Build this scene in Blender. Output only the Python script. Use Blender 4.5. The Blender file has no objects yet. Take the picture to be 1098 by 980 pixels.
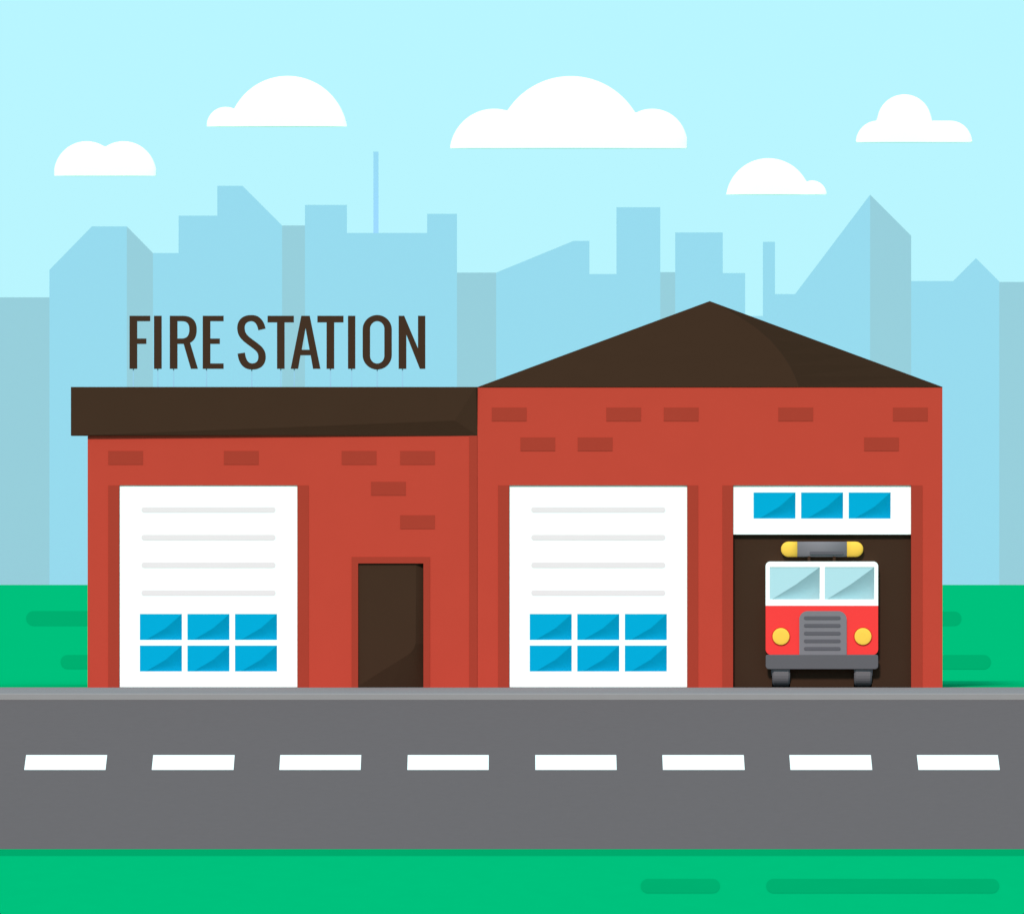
import bpy, bmesh, math
from mathutils import Vector

# ------------------------------------------------------------------ camera
scene = bpy.context.scene
COL = scene.collection
F = 15400.0          # focal length in photo pixels (photo is 1098 wide)
HY = 600.0          # row of the horizon in the photo
CX = 549.0
H = 2.49            # eye height above the station's forecourt
cam_data = bpy.data.cameras.new("camera")
cam = bpy.data.objects.new("camera", cam_data)
COL.objects.link(cam)
cam.location = (0, 0, H)
cam.rotation_euler = (math.radians(90), 0, 0)
cam_data.sensor_fit = 'HORIZONTAL'
cam_data.sensor_width = 36.0
cam_data.lens = 36.0 * F / 1098.0
cam_data.shift_y = (HY - 490.0) / 1098.0
cam_data.clip_start = 1.0
cam_data.clip_end = 9000
scene.camera = cam

# ------------------------------------------------------------------ daylight
SUN_EL, SUN_AZ = 38.0, 11.0            # height; degrees to the left behind the camera
world = bpy.data.worlds.new("World")
scene.world = world
world.use_nodes = True
wn, wl = world.node_tree.nodes, world.node_tree.links
wn.clear()
sky = wn.new('ShaderNodeTexSky'); sky.sky_type = 'NISHITA'; sky.sun_disc = False
sky.sun_elevation = math.radians(SUN_EL)
sky.sun_rotation = math.radians(180 + SUN_AZ)
sky.air_density = 1.0; sky.dust_density = 0.3; sky.ozone_density = 1.0
bg1 = wn.new('ShaderNodeBackground'); bg1.inputs['Strength'].default_value = 0.01
bg2 = wn.new('ShaderNodeBackground')   # the even, pale cyan veil of the day
bg2.inputs['Color'].default_value = (0.392, 0.826, 0.930, 1); bg2.inputs['Strength'].default_value = 1.0
add = wn.new('ShaderNodeAddShader'); out = wn.new('ShaderNodeOutputWorld')
wl.new(sky.outputs[0], bg1.inputs['Color']); wl.new(bg1.outputs[0], add.inputs[0])
wl.new(bg2.outputs[0], add.inputs[1]); wl.new(add.outputs[0], out.inputs['Surface'])

sun_data = bpy.data.lights.new("sun", 'SUN')
sun_data.energy = 3.4
sun_data.angle = math.radians(8.0)
sun_data.color = (1.0, 0.90, 0.80)
sun = bpy.data.objects.new("sun", sun_data)
COL.objects.link(sun)
_e, _a = math.radians(SUN_EL), math.radians(SUN_AZ)
to_sun = Vector((-math.sin(_a) * math.cos(_e), -math.cos(_a) * math.cos(_e), math.sin(_e)))
sun.rotation_euler = to_sun.to_track_quat('Z', 'Y').to_euler()
sun.location = to_sun * 60

scene.view_settings.view_transform = 'Standard'
scene.view_settings.look = 'None'
scene.view_settings.exposure = 0.0
scene.view_settings.gamma = 1.0
scene.view_settings.use_curve_mapping = False

# ------------------------------------------------------------------ helpers
def lin(c):
    c = c / 255.0
    return c / 12.92 if c <= 0.04045 else ((c + 0.055) / 1.055) ** 2.4

# irradiance (rgb) met by the main orientations; turns the seen colour into a base colour
FACE = (1.0, 1.0, 1.0)
def mat(name, rgb, k=(1, 1, 1), rough=0.8, vary=0.03, scale=1.5, spec=0.0):
    m = bpy.data.materials.new(name); m.use_nodes = True
    n, l = m.node_tree.nodes, m.node_tree.links
    b = n['Principled BSDF']
    if not isinstance(k, (tuple, list)): k = (k, k, k)
    c = [min(0.97, lin(v) * f) for v, f in zip(rgb, k)]
    tc = n.new('ShaderNodeTexCoord')
    nz = n.new('ShaderNodeTexNoise'); nz.inputs['Scale'].default_value = scale
    nz.inputs['Detail'].default_value = 4
    rp = n.new('ShaderNodeMapRange')
    rp.inputs['To Min'].default_value = 1 - vary; rp.inputs['To Max'].default_value = 1 + vary
    mx = n.new('ShaderNodeVectorMath'); mx.operation = 'SCALE'
    mx.inputs[0].default_value = c
    l.new(tc.outputs['Object'], nz.inputs['Vector'])
    l.new(nz.outputs['Fac'], rp.inputs['Value'])
    l.new(rp.outputs['Result'], mx.inputs['Scale'])
    l.new(mx.outputs['Vector'], b.inputs['Base Color'])
    b.inputs['Roughness'].default_value = rough
    b.inputs['Specular IOR Level'].default_value = spec
    return m

def P(px, py, Y):
    """the point at distance Y seen at photo pixel (px, py)"""
    return Vector(((px - CX) / F * Y, Y, H + (HY - py) / F * Y))
def X(px, Y): return (px - CX) / F * Y
def Z(py, Y): return H + (HY - py) / F * Y

def tag(o, label=None, cat=None, group=None, kind=None):
    if label: o['label'] = label
    if cat: o['category'] = cat
    if group: o['group'] = group
    if kind: o['kind'] = kind
    return o

def link(name, bm, mats, parent=None, smooth=False, bevel=0):
    me = bpy.data.meshes.new(name)
    bmesh.ops.recalc_face_normals(bm, faces=bm.faces)
    bm.to_mesh(me); bm.free()
    for m in (mats if isinstance(mats, (list, tuple)) else [mats]): me.materials.append(m)
    if smooth:
        for p in me.polygons: p.use_smooth = True
    o = bpy.data.objects.new(name, me); COL.objects.link(o)
    if parent is not None:
        o.parent = parent
        o.matrix_parent_inverse = PINV(parent)
    if bevel:
        b = o.modifiers.new("bevel", 'BEVEL'); b.width = bevel; b.segments = 2; b.limit_method = 'ANGLE'
    return o

def world_loc(o):
    v = o.location.copy()
    return v
from mathutils import Matrix
WORLD = {}
def PINV(parent):
    return WORLD.get(parent.name, Matrix.Identity(4)).inverted()

def empty(name, loc):
    o = bpy.data.objects.new(name, None); COL.objects.link(o)
    o.location = loc; o.empty_display_size = 0.3
    WORLD[o.name] = Matrix.Translation(Vector(loc))
    return o

def box(bm, x0, x1, y0, y1, z0, z1, mi=0):
    v = [bm.verts.new((x, y, z)) for x in (x0, x1) for y in (y0, y1) for z in (z0, z1)]
    for q in ((0, 1, 3, 2), (4, 6, 7, 5), (0, 4, 5, 1), (2, 3, 7, 6), (0, 2, 6, 4), (1, 5, 7, 3)):
        f = bm.faces.new([v[i] for i in q]); f.material_index = mi
    return v

def prism(bm, pts, y0, y1, mi=0):
    """outline pts in (x, z), pushed from y0 back to y1"""
    a = [bm.verts.new((x, y0, z)) for x, z in pts]
    b = [bm.verts.new((x, y1, z)) for x, z in pts]
    n = len(pts)
    fs = [bm.faces.new(a), bm.faces.new(b[::-1])]
    for i in range(n):
        fs.append(bm.faces.new((a[i], b[i], b[(i + 1) % n], a[(i + 1) % n])))
    for f in fs: f.material_index = mi

def pp(pts, Y):                       # photo pixels -> (x, z) at distance Y
    return [(X(a, Y), Z(b, Y)) for a, b in pts]

def round_rect(x0, y0, x1, y1, r, n=6):
    """photo-pixel rounded rectangle; r = (tl, tr, br, bl) or one number"""
    if not isinstance(r, (tuple, list)): r = (r,) * 4
    res = []
    for (cx, cy, a0, rr) in ((x0, y0, 180, r[0]), (x1, y0, 270, r[1]), (x1, y1, 0, r[2]), (x0, y1, 90, r[3])):
        sx = 1 if cx == x0 else -1; sy = 1 if cy == y0 else -1
        if rr <= 0: res.append((cx, cy)); continue
        for i in range(n + 1):
            a = math.radians(a0 + 90.0 * i / n)
            res.append((cx + sx * rr + rr * math.cos(a), cy + sy * rr + rr * math.sin(a)))
    return res

def pierced(bm, xs, zs, holes, y0, y1):
    """a wall on the grid xs * zs, open at the rectangles in holes (x0, x1, z0, z1)"""
    xs = sorted(set(round(v, 5) for v in xs)); zs = sorted(set(round(v, 5) for v in zs))
    nx, nz = len(xs) - 1, len(zs) - 1
    def solid(i, j):
        if i < 0 or j < 0 or i >= nx or j >= nz: return False
        cx, cz = (xs[i] + xs[i + 1]) / 2, (zs[j] + zs[j + 1]) / 2
        return not any(a < cx < b and c < cz < d for a, b, c, d in holes)
    cache = {}
    def v(i, j, s):
        k = (i, j, s)
        if k not in cache: cache[k] = bm.verts.new((xs[i], (y0, y1)[s], zs[j]))
        return cache[k]
    for i in range(nx):
        for j in range(nz):
            if not solid(i, j): continue
            for s in (0, 1): bm.faces.new([v(i, j, s), v(i + 1, j, s), v(i + 1, j + 1, s), v(i, j + 1, s)])
            for di, dj, a, b in ((-1, 0, (i, j), (i, j + 1)), (1, 0, (i + 1, j), (i + 1, j + 1)),
                                 (0, -1, (i, j), (i + 1, j)), (0, 1, (i, j + 1), (i + 1, j + 1))):
                if not solid(i + di, j + dj):
                    bm.faces.new([v(*a, 0), v(*b, 0), v(*b, 1), v(*a, 1)])

# ------------------------------------------------------------------ materials
KC = (.965, .695, .785)           # far facades, over open grass
KF = (0.872, 0.748, 0.808)        # seen colour -> base colour, upright faces turned to the sun
KG = (0.80, 0.625, 0.62)        # the same, ground
M = {}
M['brick'] = mat('brick_red', (193, 73, 56), KF)
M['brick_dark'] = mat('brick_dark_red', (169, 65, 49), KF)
M['white'] = mat('white_paint', (255, 255, 255), (0.90, 0.90, 0.90), vary=0.01, rough=0.5)
M['rib'] = mat('light_grey_rib', (234, 234, 235), (.885, .745, .775), vary=0.01)
M['roof'] = mat('dark_brown_roof', (66, 49, 36), (0.76, 0.62, 0.62), vary=0.04)
M['fascia'] = mat('dark_brown_fascia', (66, 49, 36), KF, vary=0.04)
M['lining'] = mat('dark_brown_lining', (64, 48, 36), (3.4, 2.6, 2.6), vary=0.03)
M['backdrop'] = mat('dark_brown_backdrop', (64, 48, 36), KF, vary=0.03)
M['bay_floor'] = mat('dark_shade_floor', (50, 38, 30), (0.8, 0.7, 0.7), vary=0.08)  # floor colour darkened to stand for the bay's shade
M['sign'] = mat('brown_sign_paint', (68, 50, 37), KF, vary=0.02)
M['post'] = mat('pale_metal_post', (150, 218, 239), KC, rough=0.4)
M['blue'] = mat('blue_glazing', (0, 174, 219), (.8, .735, .77), rough=0.35, vary=0.01, spec=0.03)
M['grass'] = mat('grass_green', (0, 193, 124), KG, vary=0.025, scale=2.5, rough=0.9, spec=0.0)
M['grass_far'] = mat('grass_green_field', (0, 193, 124), (.8, .69, .67), vary=0.02, scale=0.3, rough=0.9, spec=0.0)
M['grass_dark_far'] = mat('grass_dark_green_field', (0, 176, 112), (.8, .69, .67), vary=0.02, scale=.3, rough=.9)
M['grass_dark'] = mat('grass_dark_green', (0, 176, 112), KG, vary=0.025, rough=0.9, spec=0.0)
M['grass_edge'] = mat('grass_edge_green', (0, 170, 108), KG, vary=0.025, rough=0.9, spec=0.0)
M['asphalt'] = mat('asphalt', (109, 110, 113), KG, vary=0.035, scale=6, rough=0.9, spec=0.0)
M['paving'] = mat('concrete_paving', (147, 149, 152), (.86, .715, .715), vary=0.03, scale=4, rough=0.85)
M['road_paint'] = mat('white_road_paint', (255, 255, 255), (0.85, 0.85, 0.85), vary=0.02, scale=5)
M['city'] = mat('pale_blue_facade', (150, 218, 239), KC, vary=0.006, scale=0.1)  # stands in for distance haze, put straight into the facade colour
M['city_grey'] = mat('pale_grey_blue_facade', (150, 206, 220), KC, vary=0.006, scale=0.1)
M['cloud'] = mat('cloud_white', (255, 255, 255), (0.98, 0.98, 0.98), vary=0.0, rough=1.0, spec=0)
M['truck_red'] = mat('fire_red_paint', (250, 65, 62), KF, rough=0.3, vary=0.01, spec=0.1)
M['truck_white'] = mat('truck_white_paint', (255, 255, 255), (0.92,) * 3, rough=0.3, vary=0.005)
M['screen'] = mat('windscreen_glass', (183, 231, 237), (.85, .73, .77), rough=0.4, vary=0.005)
M['grey'] = mat('grey_metal', (129, 130, 134), (.85, .735, .78), rough=0.6)
M['grey_dark'] = mat('dark_grey_metal', (98, 99, 103), KF, rough=0.5)
M['bumper'] = mat('bumper_grey', (99, 101, 103), KF, rough=0.5)
M['tyre'] = mat('tyre_rubber', (94, 95, 99), (1.5, 1.3, 1.3), rough=0.8)
M['yellow'] = mat('yellow_lens', (255, 214, 83), KF, rough=0.3, vary=0.005)
M['lamp_ring'] = mat('dark_red_ring', (205, 60, 45), KF)

# ------------------------------------------------------------------ ground, road, pavement
SL = 0.24                              # the street and verge fall towards the camera
YK = 274.0
DK = 150.0 / F * YK              # the kerb foot below eye level
ZK = H - DK                  # foot of the kerb
def YS(py):                            # distance at which the falling street is seen on photo row py
    return (DK + SL * YK) * F / (py - HY + F * SL)
def ZS(Y): return ZK - SL * (YK - Y)
W = 900.0
def sheet(name, prof, m, x0=-W, x1=W, label=None, nx=1, cat=None):
    bm = bmesh.new()
    rows = [[bm.verts.new((x0 + (x1 - x0) * i / nx, y, z)) for i in range(nx + 1)] for y, z in prof]
    for r0, r1 in zip(rows, rows[1:]):
        for i in range(nx): bm.faces.new((r0[i], r0[i + 1], r1[i + 1], r1[i]))
    return tag(link(name, bm, m), label, cat, None, 'structure')

Y_ROAD = YS(910.0)
YB = 253.0
sheet('ground', [(-150, ZS(YB) - .6), (YB - 3, ZS(YB) - .02), (YB, ZS(YB) - .004), (YK + .1, ZS(YK) - .06), (YK + .4, ZK + .06), (280.0, -.04), (280.3, -.004), (5000, -.004)],
      M['grass_far'], -2500, 2500, 'green ground running back to the skyline', cat='ground')
YV = YS(917.5)
sheet('grass_verge', [(YB, ZS(YB)), (YV, ZS(YV))], M['grass'], -120, 120, 'bright green grass verge along the bottom of the picture', cat='grass verge')
sheet('verge_edge', [(YV, ZS(YV)), (Y_ROAD, ZS(Y_ROAD))], M['grass_edge'], -120, 120,
      'darker green strip along the near edge of the road', cat='grass strip')
sheet('road', [(Y_ROAD, ZS(Y_ROAD)), (YK + .05, ZS(YK + .05))], M['asphalt'], -120, 120, 'grey asphalt road across the picture', cat='road')
sheet('pavement', [(YK, ZS(YK)), (YK + .015, ZK + .10), (YK + .045, ZK + .12), (280.0, 0.0), (280.27, 0.0)], M['paving'], -120, 120,
      'light grey pavement and kerb in front of the fire station', cat='pavement')

dash_x = [(27, 114), (163.5, 251), (300, 387), (437, 524), (574, 661), (710.5, 798), (847, 934.5), (984, 1071)]
where = ['at the left edge of the picture', 'below the left garage door', 'left of the brown entrance door', 'below the brown entrance door',
         'below the middle garage door', 'left of the fire truck bay', 'straight below the fire truck', 'at the right edge of the picture']
ya, yb = YS(825.5), YS(809.5)
ym = (ya + yb) / 2
for (a, b), w in zip(dash_x, where):
    bm = bmesh.new()
    vs = [bm.verts.new((x, y, ZS(y) + .005)) for x, y in ((X(a, ym), ya), (X(b, ym), ya), (X(b, ym), yb), (X(a, ym), yb))]
    bm.faces.new(vs)
    tag(link('lane_marking', bm, M['road_paint']), 'white painted dash of the centre line %s' % w, 'lane marking', 'dashes of the road centre line', 'structure')

def patch(px0, px1, py0, py1, flat, label):
    r = (py1 - py0) / 2
    bm = bmesh.new(); vs = []
    for (u, v) in round_rect(px0, py0, px1, py1, r, 10):
        if flat: Y = H * F / (v - HY); z = 0.0
        else: Y = YS(v); z = ZS(Y) + .004
        vs.append(bm.verts.new((X(u, Y), Y, z)))
    bm.faces.new(vs)
    tag(link('grass_patch', bm, M['grass_dark_far' if flat else 'grass_dark']), label, 'grass patch', 'dark patches in the lawn', 'structure')
patch(28, 190, 655, 671, True, 'dark green patch of grass left of the station, the farther one')
patch(65, 190, 702, 717, True, 'dark green patch of grass left of the station, the nearer one')
patch(930, 1031, 655.5, 671, True, 'dark green patch of grass right of the station, the farther short one')
patch(930, 1062.5, 702, 717.5, True, 'dark green patch of grass right of the station, the nearer longer one')
patch(687, 772, 942, 957.5, False, 'short dark green patch in the verge below the road')
patch(821.5, 1071.5, 942, 957.5, False, 'long dark green patch in the verge below the road')

# ------------------------------------------------------------------ skyline
YC = 137.0 * 280 / 27.0
DEEP = 32.0
GB = 'buildings of the skyline behind the station'
def arc(px):
    """the skyline stands along one wide curving street, YC metres away"""
    t = math.atan((px - CX) / F)
    return Vector((YC * math.sin(t), YC * math.cos(t)))
def tower_mesh(bm, pts, o):
    """pts: outline pixels above the base; straight walls between two corners on the street"""
    pts = list(pts) + [(pts[-1][0], 627.0), (pts[0][0], 627.0)]
    a, b = arc(min(p[0] for p in pts)), arc(max(p[0] for p in pts))
    d = b - a; nrm = Vector((-d.y, d.x)).normalized() * DEEP
    fr, bk = [], []
    for px, py in pts:
        k = (px - CX) / F                       # x = k*y on the line a + s*d
        s_ = (k * a.y - a.x) / (d.x - k * d.y)
        q = a + d * s_
        z = Z(py, q.y) if py < 627 else -.4
        fr.append(bm.verts.new((q.x - o.x, q.y - o.y, z)))
        bk.append(bm.verts.new((q.x + nrm.x - o.x, q.y + nrm.y - o.y, z)))
    n = len(pts); bm.faces.new(fr); bm.faces.new(bk[::-1])
    for i in range(n): bm.faces.new((fr[i], bk[i], bk[(i + 1) % n], fr[(i + 1) % n]))
def building(name, pts, m, label, parts=(), cat='building'):
    xs = [p[0] for p in pts]
    a = arc((min(xs) + max(xs)) / 2)
    o = Vector((a.x, a.y, 0))
    bm = bmesh.new(); tower_mesh(bm, pts, o)
    if not parts:
        ob = link(name, bm, m); ob.location = o
        return tag(ob, label, cat, GB)
    root = empty(name, o); WORLD[root.name] = Matrix.Identity(4)
    link('facade', bm, m, root)
    for pn, ppts, pm in parts:
        bm = bmesh.new(); tower_mesh(bm, ppts, o); link(pn, bm, pm, root)
    return tag(root, label, cat, GB)
C, G = M['city'], M['city_grey']
building('office_block', [(-40, 319), (53, 319)], G, 'greyish blue low flat block at the left edge of the skyline')
building('tower', [(53, 289.5), (98.5, 243), (136, 243)], C, 'pale blue tower with a chamfered left shoulder and a sloped right side greyed as shade',
         parts=[('shaded_side', [(136, 243), (164, 271.5)], G)])  # the tower's dark side: its shade is put into the greyer colour
building('office_block', [(164, 271.5), (191.5, 271.5)], C, 'narrow pale blue low block just right of the chamfered tower')
building('office_block', [(191.5, 231.5), (233, 231.5)], C, 'pale blue flat block left of the tall slant roofed tower')
building('tower', [(233, 199.5), (260, 199.5), (302.5, 242)], C, 'tall pale blue tower whose roof slants down to the right, above the word station')
building('office_block', [(302.5, 242), (327, 242)], G, 'narrow greyish block between the slant roofed tower and a pale blue block')
building('office_block', [(327, 220), (372, 220)], C, 'pale blue flat block left of the building with the antenna')
ant = building('office_block', [(372, 250), (458, 250)], C, 'wide pale blue block carrying a tall thin antenna',)
bm = bmesh.new()
_y = arc(415).y + 6; _w = (5.4 / F * YC) / 2; _o = ant.location
box(bm, X(403.1, _y) - _w - _o.x, X(403.1, _y) + _w - _o.x, _y - _w - _o.y, _y + _w - _o.y, Z(250, _y - 6) + .01, Z(163, _y))
an = link('antenna', bm, C); an.parent = ant
building('tower', [(458, 229.5), (490, 229.5)], C, 'narrow pale blue tower right of the building with the antenna')
building('office_block', [(490, 292.5), (532, 292.5)], G, 'greyish low block above the gap between the two roofs')
building('office_block', [(532, 292.5), (615, 258.5), (632, 258.5)], C, 'pale blue building with a roof rising gently to the right')
building('office_block', [(632, 294), (661, 294)], C, 'low pale blue block left of the plain tall tower')
building('tower', [(661, 222.5), (708, 222.5)], C, 'plain tall pale blue flat topped tower left of the hip roof peak')
building('office_block', [(708, 292), (724, 292)], G, 'very narrow greyish block right of the plain tall tower')
building('tower', [(724, 249.5), (775, 249.5)], C, 'pale blue flat topped tower just behind the hip roof peak')
building('office_block', [(775, 293), (799, 293)], C, 'narrow low pale blue block at the left of the gap in the skyline')
building('office_block', [(799, 339), (818, 339)], C, 'lowest pale blue block showing in the gap above the hip roof')
building('chimney_tower', [(818, 259.5), (831, 259.5)], C, 'slender chimney like pale blue tower right of the skyline gap')
building('tower', [(831, 315.5), (852.5, 315.5), (933, 209)], C, 'pale blue pointed tower with a steep left slope and a right side greyed as shade',
         parts=[('shaded_side', [(933, 209), (977, 253)], G)])  # side turned from the light, shaded by colour on its own prism
building('office_block', [(977, 301.5), (1022, 301.5), (1046.5, 277), (1071.5, 302)], C, 'pale blue block with a small gable, right of the pointed tower')
building('office_block', [(1071.5, 302.5), (1160, 302.5)], G, 'greyish blue block at the right edge of the skyline')

# ------------------------------------------------------------------ clouds
YCL = 2400.0
def cloud(circles, base, x0, x1, label, rect=None, step=1.0):
    def top(x):
        t = base
        for cx, cy, r in circles:
            d = r * r - (x - cx) ** 2
            if d >= 0: t = min(t, cy - math.sqrt(d))
        if rect and rect[0] <= x <= rect[1]: t = min(t, rect[2])
        return t
    n = int((x1 - x0) / step)
    xs = []
    for i in range(n + 1):
        u = i / n
        xs.append(x0 + (x1 - x0) * (u - math.sin(2 * math.pi * u) / (2 * math.pi) * .8))
    outl = [(x, top(x)) for x in xs] + \
           [(x0, base + (top(x0) - base) * q / 4) for q in range(5)] + [(x1, base + (top(x1) - base) * q / 4) for q in range(5)]
    xm, sc = (x0 + x1) / 2, YCL / F
    R = 22.0; NV = 16; T = 5.0
    bm = bmesh.new(); fr, bk = [], []
    for i, x in enumerate(xs):
        t = top(x); cf, cb = [], []
        for j in range(NV + 1):
            v = (1 - math.cos(math.pi * j / NV)) / 2
            y = base + (t - base) * v
            edge = j == NV or i in (0, n)
            d = 0 if edge else min((x - a) ** 2 + (y - b) ** 2 for a, b in outl) ** .5
            q = 1 - min(d, R) / R
            low = min(1.0, (base - y) / 30.0)
            th = 0 if edge else T * math.sqrt(max(0, 1 - q * q)) * (.85 + .15 * (low * (2 - low))) * sc
            lx, lz = (x - xm) * sc, (base - y) * sc
            a = bm.verts.new((lx, -th, lz))
            b = a if edge else bm.verts.new((lx, th, lz))
            cf.append(a); cb.append(b)
        fr.append(cf); bk.append(cb)
    for g in (fr, bk):
        for i in range(n):
            for j in range(NV):
                q = []
                for w_ in (g[i][j], g[i + 1][j], g[i + 1][j + 1], g[i][j + 1]):
                    if w_ not in q: q.append(w_)
                if len(q) >= 3:
                    try: bm.faces.new(q)
                    except ValueError: pass
    for i in range(n):
        q = []
        for w_ in (fr[i][0], fr[i + 1][0], bk[i + 1][0], bk[i][0]):
            if w_ not in q: q.append(w_)
        if len(q) >= 3: bm.faces.new(q)
    bmesh.ops.remove_doubles(bm, verts=bm.verts, dist=1e-4)
    o = link('cloud', bm, M['cloud'], smooth=True)
    o.location = P(xm, base, YCL)
    tag(o, label, 'cloud', 'flat bottomed white clouds')
cloud([(93, 187, 35.2), (132.5, 187, 35.2)], 189, 58, 167.5, 'small white cloud with two equal humps, farthest left')
cloud([(242, 135.5, 20.5), (308.5, 146.3, 64.5)], 136.2, 221.6, 372.4, 'white cloud of one big hump with a small bump on its left')
cloud([(530, 165, 48), (612, 163, 81), (699.5, 154.5, 37.5)], 159.5, 482.4, 736.7, 'largest white cloud, three humps with the tallest in the middle')
cloud([(824, 216, 46), (871, 209.5, 15.6)], 209, 778.5, 886.5, 'white cloud with a small bump on its right, above the pointed tower')
cloud([(941.2, 153.4, 23.6), (969.8, 131, 29.4), (1019, 153.2, 23.4)], 153, 917.6, 1042.4, 'white cloud with a round dome on a flat base, farthest right',
      rect=(941, 1019, 129.8))

# ------------------------------------------------------------------ fire station
YF = 280.0                              # the street front
YBACK = 288.0
st = empty('fire_station', (X(543, YF), YF, 0.0))
tag(st, 'red brick fire station with two closed white garage doors and one open bay', 'fire station')
def R4(x0, x1, y0, y1, Y): return (X(x0, Y), X(x1, Y), Z(y1, Y), Z(y0, Y))
def brick_bumps(bm, lst, Y):
    for a, b in lst:
        x0, x1, z0, z1 = R4(a, a + 37.3, b, b + 14.6, Y)
        box(bm, x0, x1, Y - .008, Y + .02, z0, z1, 1)
ZB = 0.0
def wall(px0, px1, ptop, holes, bricks, Y, back):
    bm = bmesh.new()
    x0, x1, zt = X(px0, Y), X(px1, Y), Z(ptop, Y)
    hs = [(X(a, Y), X(b, Y), -1.0, Z(c, Y)) for a, b, c in holes]
    xs = [x0, x1] + [v for h in hs for v in h[:2]]
    zs = [ZB, zt] + [h[3] for h in hs]
    pierced(bm, xs, zs, hs, Y, Y + .28)
    box(bm, x0, x0 + .28, Y + .282, back, ZB, zt)
    box(bm, x1 - .28, x1, Y + .282, back, ZB, zt)
    box(bm, x0 + .282, x1 - .282, back - .28, back, ZB, zt)
    brick_bumps(bm, bricks, Y)
    return link('wall', bm, [M['brick'], M['brick_dark']], st)
wall(94, 511.8, 467, [(128, 319, 520.3), (384, 454, 604)],
     [(116, 483.5), (240, 483.5), (366.3, 483.5), (429, 483.5), (397.8, 516.5), (429, 552.3)], YF, 286.5)
wall(512, 1010.5, 415, [(546, 737, 520.3), (786, 977, 520.3)],
     [(527.3, 437), (650, 437), (711.7, 437), (834.5, 437), (957.4, 437), (558, 469), (619.4, 469), (926.5, 469)], YF - .012, YBACK)

# darker brick strips: beside the doors and at the inner corner
def strip(px0, px1, py0, name='brick_jamb', Y=YF, proud=.012, py1=None):
    bm = bmesh.new()
    box(bm, X(px0, Y), X(px1, Y), Y - proud, Y + .02, ZB if py1 is None else Z(py1, Y), Z(py0, Y))
    return link(name, bm, M['brick_dark'], st)
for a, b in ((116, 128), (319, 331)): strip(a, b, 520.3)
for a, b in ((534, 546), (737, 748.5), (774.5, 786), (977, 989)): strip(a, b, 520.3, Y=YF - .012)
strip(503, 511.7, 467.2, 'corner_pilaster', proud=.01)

# closed and raised garage doors
def crease_pane(bm, px0, px1, py0, py1, Y, inset, back, cut, mi=0):
    """a pane folded along its diagonal: the lower right leaf leans back"""
    a = P(px0, py0, Y); b = P(px1, py0, Y); c = P(px0, py1, Y)
    d = P(px0 + (px1 - px0) * cut, py1, Y); e = P(px1, py1, Y)
    m_ = P(px0 + (px1 - px0) * (cut + .47), py0 + (py1 - py0) * .55, Y)
    for v in (a, b, c, d, m_): v.y += inset
    e.y += inset + back  # fold shaped so that the lower right leaf shades darker
    va, vb, vc, vd, ve, vm = [bm.verts.new(v) for v in (a, b, c, d, e, m_)]
    bm.faces.new((va, vc, vd, vm, vb)).material_index = mi
    bm.faces.new((vd, ve, vm)).material_index = mi
    bm.faces.new((vm, ve, vb)).material_index = mi
    # back sheet
    g = bm.verts.new(a + Vector((0, back + .02, 0))); h = bm.verts.new(b + Vector((0, back + .02, 0)))
    i = bm.verts.new(c + Vector((0, back + .02, 0))); j = bm.verts.new(e + Vector((0, .02, 0)))
    bm.faces.new((g, h, j, i)); bm.faces.new((va, vb, h, g)); bm.faces.new((va, g, i, vc))
    bm.faces.new((vc, i, j, ve, vd)); bm.faces.new((vb, ve, j, h))

def garage_door(px0, px1, py0, py1, panes, ribs, label=None):
    Y = YF + .03
    z0, z1 = Z(py1, Y), Z(py0 - .4, Y)
    x0, x1 = X(px0, YF) + .004, X(px1, YF) - .004
    if py1 >= 737: z0 = 0.006
    bm = bmesh.new()
    hs = [R4(a, b, c, d, Y) for a, b, c, d in panes]
    pierced(bm, [x0, x1] + [v for h in hs for v in h[:2]], [z0, z1 - .01] + [v for h in hs for v in h[2:]], hs, Y, Y + .24)
    door = link('garage_door', bm, M['white'], st)
    if label: door['label'] = label
    for q in panes:
        bm = bmesh.new(); crease_pane(bm, q[0] + .05, q[1] - .05, q[2] + .05, q[3] - .05, Y, .004, .19, .14)
        link('window', bm, M['blue'], door)
    for (a, b, y) in ribs:
        bm = bmesh.new(); prism(bm, pp(round_rect(a, y - 3, b, y + 3, 2.9, 5), Y), Y - .005, Y + .002)
        link('ridge', bm, M['rib'], door)
for off in (0, 418):
    garage_door(128 + off, 319 + off, 520, 737,
                [(a + off, b + off, c, d) for c, d in ((658.2, 686), (692, 719.7)) for a, b in ((150, 195), (201, 246), (252, 297))],
                [(151.5 + off, 295.5 + off, y) for y in (546.5, 576.2, 605.8, 635.5)])
garage_door(786, 977, 520, 573, [(a, b, 528, 556) for a, b in ((808, 853), (859, 904), (910, 955))], [],
            'white garage door rolled up, showing only three blue windows')

# entrance door with its frame
bm = bmesh.new()
x0, x1, z0, z1 = R4(377, 461, 597, 737, YF)
a0, a1, _, az = R4(384, 454, 604, 737, YF)
pierced(bm, [x0, x1, a0, a1], [ZB, z1, az], [(a0, a1, -1, az)], YF - .014, YF + .02)
fr = link('door_frame', bm, M['brick_dark'], st)
bm = bmesh.new()
YD = YF + .03
cur = [(446, 604), (446, 640), (445.6, 690), (444, 695), (440, 700), (430, 706.5), (410, 719), (384, 735)]
def dv(px, py, dy=0.0):
    v = P(px, py, YD); v.y += dy; v.x = max(a0 + .003, min(a1 - .003, v.x)); return bm.verts.new(v)
outer = [(454, 603.6, .08), (454, 640, .08), (454, 690, .10), (454, 700, .13), (454, 716, .18), (454, 736.6, .24), (420, 736.6, .11), (384, 736.6, .004)]  # edges pushed back to give the door a shaded right and lower band
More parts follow.
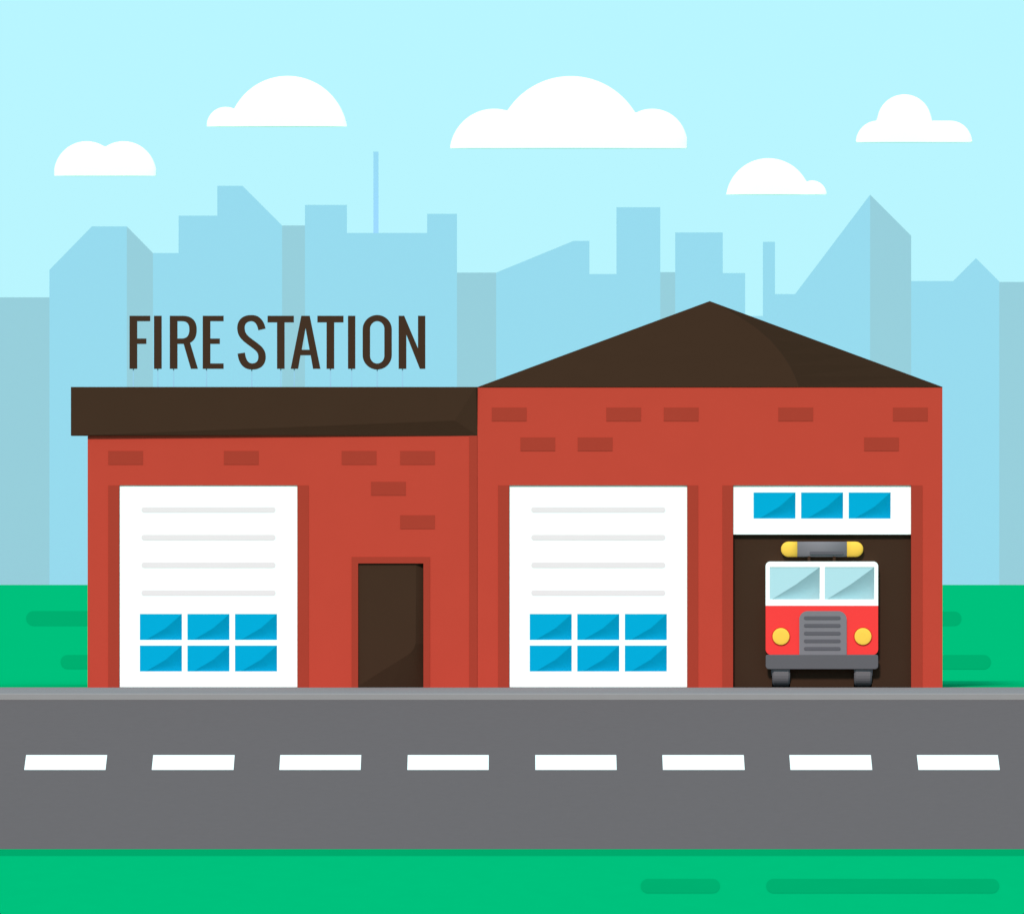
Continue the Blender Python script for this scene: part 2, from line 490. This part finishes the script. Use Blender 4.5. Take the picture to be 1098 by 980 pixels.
c_ = [dv(*q) for q in cur]; e_ = [dv(*q) for q in outer]
tl = dv(384, 603.6); c_[0].co.z = tl.co.z
bm.faces.new([tl] + c_)
for i in range(len(c_) - 1):
    bm.faces.new((c_[i], e_[i], e_[i + 1])); bm.faces.new((c_[i], e_[i + 1], c_[i + 1]))
vs = [dv(384, 603.6, .27), dv(454, 603.6, .27), dv(454, 736.6, .27), dv(384, 736.6, .27)]
bm.faces.new(vs); bm.faces.new((tl, c_[0], e_[0], vs[1], vs[0])); bm.faces.new(e_[:6] + [vs[2], vs[1]])
bm.faces.new(e_[5:] + [vs[3], vs[2]]); bm.faces.new((tl, vs[0], vs[3], e_[-1], c_[-1]))
link('entrance_door', bm, M['fascia'], st)

# flat roof of the wing: fascia before the slab, folded to shade its lower and right edges
YR = YF - .10
bm = bmesh.new()
def rv(px, py, dy=0.0):
    v = P(px, py, YR); v.y += dy; return bm.verts.new(v)
A_, B_, C_, D_ = rv(76, 415), rv(510, 415), rv(488, 451), rv(76, 467)
D2 = rv(96, 466.6)
E_, F_ = rv(512, 467.2, .095), rv(512, 415, .05)
bm.faces.new((A_, D_, D2, C_, B_)); bm.faces.new((D2, E_, C_)); bm.faces.new((B_, C_, E_, F_))
bk = [bm.verts.new((v.co.x, YR + .55, v.co.z)) for v in (A_, F_, E_, D_)]
bk[3].co.z = bk[2].co.z
bm.faces.new(bk); bm.faces.new((A_, B_, F_, bk[1], bk[0])); bm.faces.new((D_, bk[3], bk[2], E_, D2))
bm.faces.new((A_, bk[0], bk[3], D_)); bm.faces.new((F_, E_, bk[2], bk[1]))
box(bm, X(94, YF) - .04, X(511.8, YF), YR + .552, 286.6, Z(467, YF) + .003, Z(415, YR) - .02)
link('flat_roof', bm, M['fascia'], st)

# hip roof of the hall: its right part is bent back to form a curved shade
YE = YF - .03
bm = bmesh.new()
z0 = Z(415, YE)
YA = 285.0
apex = P(761, 323, YA)
slope = (YA - YE) / (apex.z - z0)
def on_front(px, py):                 # where the view line meets the front slope
    k = (HY - py) / F
    Y = (YE + (H - z0) * slope) / (1 - k * slope)
    return P(px, py, Y)
curve = [(856.5, 415), (852.5, 404), (846.5, 392), (838, 379), (826, 365), (811, 352), (794, 340.5), (777, 330.5)]
cv = [bm.verts.new(on_front(*q)) for q in curve]
ap = bm.verts.new(apex)
lf = bm.verts.new(P(512.2, 415, YE))
YCR = 287.0
cr = P(1010.8, 415, YCR)
n = len(cv)
edge = [bm.verts.new(cr.lerp(apex, i / n)) for i in range(n)]
bm.faces.new([lf] + cv + [ap])
for i in range(n - 1):
    bm.faces.new((cv[i], edge[i], edge[i + 1])); bm.faces.new((cv[i], edge[i + 1], cv[i + 1]))
bm.faces.new((cv[-1], edge[-1], ap))
rb = bm.verts.new((edge[0].co.x, YBACK + .05, edge[0].co.z)); lb = bm.verts.new((lf.co.x, YBACK + .05, z0))
for i in range(n - 1): bm.faces.new((edge[i], rb, edge[i + 1]))
bm.faces.new((edge[-1], rb, ap)); bm.faces.new((ap, rb, lb)); bm.faces.new((lf, ap, lb))
# eaves down to the wall head
z_w = Z(415, YF - .012) + .002
fl, fr2 = bm.verts.new((lf.co.x, YE, z_w - .001)), bm.verts.new((cv[0].co.x, YE, z_w - .001))
lo = bm.verts.new((X(1010.3, YE), YE, z_w - .001)); rbl = bm.verts.new((X(1010.3, YE), YBACK + .05, z_w - .001)); lbl = bm.verts.new((lf.co.x, YBACK + .05, z_w - .001))
bm.faces.new((fl, fr2, lo, rbl, lbl))
bm.faces.new((cv[0], fr2, lo, edge[0])); bm.faces.new((edge[0], lo, rbl, rb)); bm.faces.new((rb, rbl, lbl, lb))
link('hip_roof', bm, M['roof'], st)

# inside of the open bay: lining, floor, and an added brown sheet standing for the dark interior
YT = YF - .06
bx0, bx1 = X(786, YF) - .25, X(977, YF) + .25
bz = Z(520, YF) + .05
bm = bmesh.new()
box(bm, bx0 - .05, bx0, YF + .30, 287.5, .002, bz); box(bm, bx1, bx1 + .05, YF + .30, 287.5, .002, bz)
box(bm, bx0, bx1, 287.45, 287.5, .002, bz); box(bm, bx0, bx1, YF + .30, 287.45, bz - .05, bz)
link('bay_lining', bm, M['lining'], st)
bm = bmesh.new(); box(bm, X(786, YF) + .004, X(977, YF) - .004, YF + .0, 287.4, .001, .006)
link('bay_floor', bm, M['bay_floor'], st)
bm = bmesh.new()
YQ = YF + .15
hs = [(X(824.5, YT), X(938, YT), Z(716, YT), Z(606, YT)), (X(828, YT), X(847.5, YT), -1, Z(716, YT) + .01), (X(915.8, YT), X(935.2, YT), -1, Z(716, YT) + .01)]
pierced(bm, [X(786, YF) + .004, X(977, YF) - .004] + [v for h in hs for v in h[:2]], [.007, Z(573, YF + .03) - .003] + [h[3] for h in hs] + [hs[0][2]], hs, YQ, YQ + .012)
link('bay_backdrop', bm, M['backdrop'], st)

# ------------------------------------------------------------------ roof sign
YL = YF + .25
def bez(p0, p1, p2, p3, n=8):
    return [tuple((1 - t) ** 3 * a + 3 * (1 - t) ** 2 * t * b + 3 * (1 - t) * t * t * c + t ** 3 * d for a, b, c, d in zip(p0, p1, p2, p3))
            for t in [i / n for i in range(1, n + 1)]]
def rect(x0, y0, x1, y1): return [(x0, y0), (x1, y0), (x1, y1), (x0, y1)]
def s_shape():
    segs = [((328, 214), (316, 150), (285, 103), (225, 103)), ((225, 103), (162, 103), (122, 138), (122, 197)),
            ((122, 197), (122, 262), (152, 292), (212, 337)), ((212, 337), (282, 389), (329, 415), (329, 482)),
            ((329, 482), (329, 545), (290, 577), (232, 577)), ((232, 577), (168, 577), (134, 528), (125, 446))]
    c = [segs[0][0]]
    for s in segs: c += bez(*s, n=10)
    L, Rr = [], []
    for i, p in enumerate(c):
        a = c[max(0, i - 1)]; b = c[min(len(c) - 1, i + 1)]
        tx, ty = b[0] - a[0], b[1] - a[1]; l_ = math.hypot(tx, ty); tx /= l_; ty /= l_
        w_ = (60 + 13 * abs(ty)) / 2
        L.append((p[0] - ty * w_, p[1] + tx * w_)); Rr.append((p[0] + ty * w_, p[1] - tx * w_))
    return L + Rr[::-1]
def o_ring(x0, y0, x1, y1, ry):
    cx = (x0 + x1) / 2; rx = (x1 - x0) / 2; pts = []
    for i in range(25):
        a = math.pi + math.pi * i / 24
        pts.append((cx + rx * math.cos(a), y0 + ry + ry * math.sin(a)))
    for i in range(25):
        a = math.pi * i / 24
        pts.append((cx + rx * math.cos(a), y1 - ry + ry * math.sin(a)))
    return pts
LET = [  # (x origin of the measuring crop, outlines, post x)
    (130, [[(81, 80), (284, 80), (284, 133), (156, 133), (156, 303), (246, 303), (246, 356), (156, 356), (156, 600), (81, 600)]], 118),
    (130, [rect(321, 80, 396, 600)], 358),
    (130, [[(476, 80), (605, 80)] + bez((605, 80), (695, 80), (740, 130), (740, 213)) + bez((740, 213), (740, 285), (718, 322), (675, 345)) +
           [(752, 600), (683, 600), (612, 356), (551, 356), (551, 600), (476, 600)],
           [(551, 133), (595, 133)] + bez((595, 133), (648, 133), (668, 162), (668, 217)) + bez((668, 217), (668, 278), (640, 303), (590, 303)) + [(551, 303)]], 513),
    (130, [[(799, 80), (1004, 80), (1004, 133), (874, 133), (874, 303), (967, 303), (967, 356), (874, 356), (874, 547), (1004, 547), (1004, 600), (799, 600)]], 836),
    (245, [s_shape()], 228),
    (245, [[(383, 80), (641, 80), (641, 145), (550, 145), (550, 600), (476, 600), (476, 145), (383, 145)]], 513),
    (245, [[(610, 600), (714, 80), (797, 80), (902, 600), (829, 600), (806, 467), (706, 467), (683, 600)], [(756, 200), (795, 413), (718, 413)]], 645),
    (345, [[(-43, 80), (213, 80), (213, 145), (122, 145), (122, 600), (47, 600), (47, 145), (-43, 145)]], 85),
    (345, [rect(257, 80, 329, 600)], 293),
    (345, [o_ring(401, 72, 687, 607, 142), o_ring(474, 133, 614, 548, 76)], 544),
    (345, [[(754, 600), (754, 80), (809, 80), (944, 398), (944, 80), (1016, 80), (1016, 600), (962, 600), (830, 265), (830, 600)]], 792)]
sg = empty('roof_sign', (X(297, YL), YL, Z(415, YF)))
tag(sg, 'tall brown letters reading FIRE STATION standing on the flat roof', 'sign')
names = ['letter'] * 11
for (ox, outs, post) in LET:
    cu = bpy.data.curves.new('letter', 'CURVE'); cu.dimensions = '2D'; cu.fill_mode = 'BOTH'; cu.extrude = .05
    for o_ in outs:
        sp = cu.splines.new('POLY'); sp.points.add(len(o_) - 1); sp.use_cyclic_u = True
        for k, (u, v) in enumerate(o_):
            px, py = ox + u / 9.15, 330 + v / 9.15
            sp.points[k].co = (X(px, YL), Z(py, YL), 0, 1)
    tmp = bpy.data.objects.new('tmp_curve', cu); COL.objects.link(tmp)
    bpy.context.view_layer.update()
    me = bpy.data.meshes.new_from_object(tmp)
    bpy.data.objects.remove(tmp)
    me.transform(Matrix.Translation((0, YL + .05, 0)) @ Matrix.Rotation(math.radians(90), 4, 'X'))
    me.materials.clear(); me.materials.append(M['sign']); me.name = 'letter'
    o = bpy.data.objects.new('letter', me); COL.objects.link(o); o.parent = sg; o.matrix_parent_inverse = PINV(sg)
    bm = bmesh.new(); px = ox + post / 9.15
    box(bm, X(px, YL) - .011, X(px, YL) + .011, YL + .04, YL + .06, Z(415, YF) - .01, Z(395, YL) + .05)
    link('post', bm, M['post'], sg)

# ------------------------------------------------------------------ fire truck in the open bay
tk = empty('fire_truck', (X(881, YT), YT, 0.006))
tag(tk, 'red and white fire truck with yellow lamps parked nose out in the open bay', 'fire truck')
# cab: white upper shell with two openings, red lower shell
bm = bmesh.new()
hs = [R4(825.5, 879, 608, 642.5, YT), R4(884.5, 937.5, 608, 642.5, YT)]
xl, xr, zl, zh = R4(821, 941.6, 602, 649.3, YT)
rr = 5 / F * YT
pierced(bm, [xl, xr] + [v for h in hs for v in h[:2]], [zl, zh - rr] + [v for h in hs for v in h[2:]], hs, YT, YT + .46)
top = [q for q in round_rect(821, 602, 941.6, 607, (5, 5, 0, 0), 6)]
prism(bm, pp(top, YT), YT, YT + .46)
cab_out = pp(round_rect(821, 602, 941.6, 649.3, (5, 5, 0, 0), 6), YT)
prism(bm, cab_out, YT + .462, YT + 2.0)
cab = link('cab', bm, M['truck_white'], tk)
for q in ((825.5, 879, 608, 642.5), (884.5, 937.5, 608, 642.5)):
    bm = bmesh.new(); crease_pane(bm, q[0] + .05, q[1] - .05, q[2] + .05, q[3] - .05, YT, .012, .40, .04)
    link('windscreen', bm, M['screen'], cab)
for s in (821, 941.6):
    x = X(s, YT); sgn = -1 if s < 880 else 1
    bm = bmesh.new(); box(bm, min(x, x + sgn * .006), max(x, x + sgn * .006), YT + .4, YT + 1.5, Z(642, YT), Z(609, YT))
    link('side_window', bm, M['screen'], cab)
bm = bmesh.new()
prism(bm, pp(round_rect(821, 649.35, 941.6, 702, (0, 0, 6, 6), 6), YT), YT, YT + 2.0)
link('front_panel', bm, M['truck_red'], tk)
bm = bmesh.new()
box(bm, X(823, YT), X(939.5, YT), YT + 2.05, YT + 6.2, .55, Z(606, YT) - .02)
body = link('equipment_body', bm, M['truck_red'], tk)
for s in (-1, 1):
    xs_ = X(823, YT) if s < 0 else X(939.5, YT)
    for k in range(3):
        bm = bmesh.new(); y0 = YT + 2.25 + k * 1.32
        box(bm, min(xs_, xs_ + s * .012), max(xs_, xs_ + s * .012), y0, y0 + 1.2, 1.15, Z(606, YT) - .15)
        link('shutter', bm, M['grey'], body)
# grille
bm = bmesh.new()
prism(bm, pp(round_rect(857, 655, 907.8, 702, (9, 9, 0, 0), 8), YT), YT - .035, YT - .001)
gr = link('grille', bm, M['grey'], tk)
for y in (662.4, 670.6, 678.9, 687.1, 695.3):
    bm = bmesh.new(); prism(bm, pp(round_rect(862, y - 1.8, 901.3, y + 1.8, 1.7, 4), YT), YT - .045, YT - .034)
    link('grille_bar', bm, M['grey_dark'], gr)
# headlights
def disc(px, py, r, y0, y1, dome=0.0, n=32):
    bm = bmesh.new(); c = P(px, py, YT); R_ = r / F * YT
    rings = [(1.0, y1), (1.0, y0)] + ([(.8, y0 - dome * .55), (.45, y0 - dome * .9)] if dome else [])
    vr = [[bm.verts.new((c.x + R_ * s_ * math.cos(2 * math.pi * i / n), y, c.z + R_ * s_ * math.sin(2 * math.pi * i / n))) for i in range(n)] for s_, y in rings]
    for a, b in zip(vr, vr[1:]):
        for i in range(n): bm.faces.new((a[i], a[(i + 1) % n], b[(i + 1) % n], b[i]))
    bm.faces.new(vr[0][::-1]); bm.faces.new(vr[-1])
    return bm
for px in (837.4, 925.3):
    hl = link('headlight', disc(px, 682.2, 9.0, YT - .03, YT - .001, .012), M['yellow'], tk)
    link('lamp_ring', disc(px, 682.2, 10.0, YT - .012, YT - .001), M['lamp_ring'], hl)
# bumper
bm = bmesh.new()
prism(bm, pp(round_rect(821, 701.8, 941.6, 717.3, (2, 2, 3.5, 3.5), 4), YT), YT - .045, YT + .02)
link('bumper', bm, M['bumper'], tk, bevel=.01)
bm = bmesh.new(); box(bm, X(860, YT), X(903, YT), YT + .16, YT + 6.0, .42, .54)
link('chassis', bm, M['grey_dark'], tk)
# wheels
def wheel(pxa, pxb, yc, r=.34):
    x0, x1 = X(pxa, YT), X(pxb, YT); n = 36; bm = bmesh.new()
    prof = [(x0 + .0, r - .035), (x0 + .035, r), (x1 - .035, r), (x1, r - .035)]
    rings = [[bm.verts.new((x, yc + q * math.cos(2 * math.pi * i / n), .008 + r + q * math.sin(2 * math.pi * i / n))) for i in range(n)] for x, q in prof]
    for a, b in zip(rings, rings[1:]):
        for i in range(n): bm.faces.new((a[i], a[(i + 1) % n], b[(i + 1) % n], b[i]))
    bm.faces.new(rings[0]); bm.faces.new(rings[-1][::-1])
    w_ = link('wheel', bm, M['tyre'], tk)
    outer = x0 if (x0 + x1) / 2 < X(881, YT) else x1; s_ = -1 if outer == x0 else 1
    bm = bmesh.new()
    a = [bm.verts.new((outer + s_ * .001, yc + .19 * math.cos(2 * math.pi * i / n), .008 + r + .19 * math.sin(2 * math.pi * i / n))) for i in range(n)]
    b = [bm.verts.new((outer + s_ * .02, v.co.y, v.co.z)) for v in a]
    for i in range(n): bm.faces.new((a[i], a[(i + 1) % n], b[(i + 1) % n], b[i]))
    bm.faces.new(a[::-1]); bm.faces.new(b)
    link('rim', bm, M['grey'], w_)
for yc in (YT + .36, YT + 4.9):
    wheel(828.2, 847.2, yc); wheel(916, 935, yc)
# light bar
YLB = YF + .03
def barrel(px0, px1, m, name, parent, rl=0.0, rrn=0.0):
    bm = bmesh.new(); cz = Z(588.8, YLB); R_ = 8.2 / F * YLB; n = 24
    x0, x1 = X(px0, YLB), X(px1, YLB)
    prof = []
    if rl: prof += [(x0 + R_ - R_ * math.cos(t), R_ * math.sin(t)) for t in [math.pi / 2 * i / 7 for i in range(1, 8)]]
    else: prof.append((x0, R_))
    if rrn: prof += [(x1 - R_ + R_ * math.sin(t), R_ * math.cos(t)) for t in [math.pi / 2 * i / 7 for i in range(0, 7)]]
    else: prof.append((x1, R_))
    rings = [[bm.verts.new((x, YLB + .4 * q * math.cos(2 * math.pi * i / n), cz + q * math.sin(2 * math.pi * i / n))) for i in range(n)] for x, q in prof]
    for a, b in zip(rings, rings[1:]):
        for i in range(n): bm.faces.new((a[i], a[(i + 1) % n], b[(i + 1) % n], b[i]))
    bm.faces.new(rings[0]); bm.faces.new(rings[-1][::-1])
    return link(name, bm, m, parent, smooth=True)
lb_ = barrel(855, 908, M['grey'], 'light_bar', tk)
for p in lb_.data.polygons:
    if len(p.vertices) > 4: p.use_smooth = False
barrel(837.3, 854.9, M['yellow'], 'lamp', lb_, rl=1)
barrel(908.1, 925.7, M['yellow'], 'lamp', lb_, rrn=1)
bm = bmesh.new(); prism(bm, pp(round_rect(868, 591.4, 904.5, 594.4, 1.4, 4), YLB), YLB - .066, YLB - .04)
link('slot', bm, M['grey_dark'], lb_)
for a in (866, 893):
    bm = bmesh.new(); box(bm, X(a, YLB), X(a + 3, YLB), YLB - .02, YLB + .02, Z(602.5, YLB) - .02, Z(596, YLB))
    link('bracket', bm, M['backdrop'], lb_)
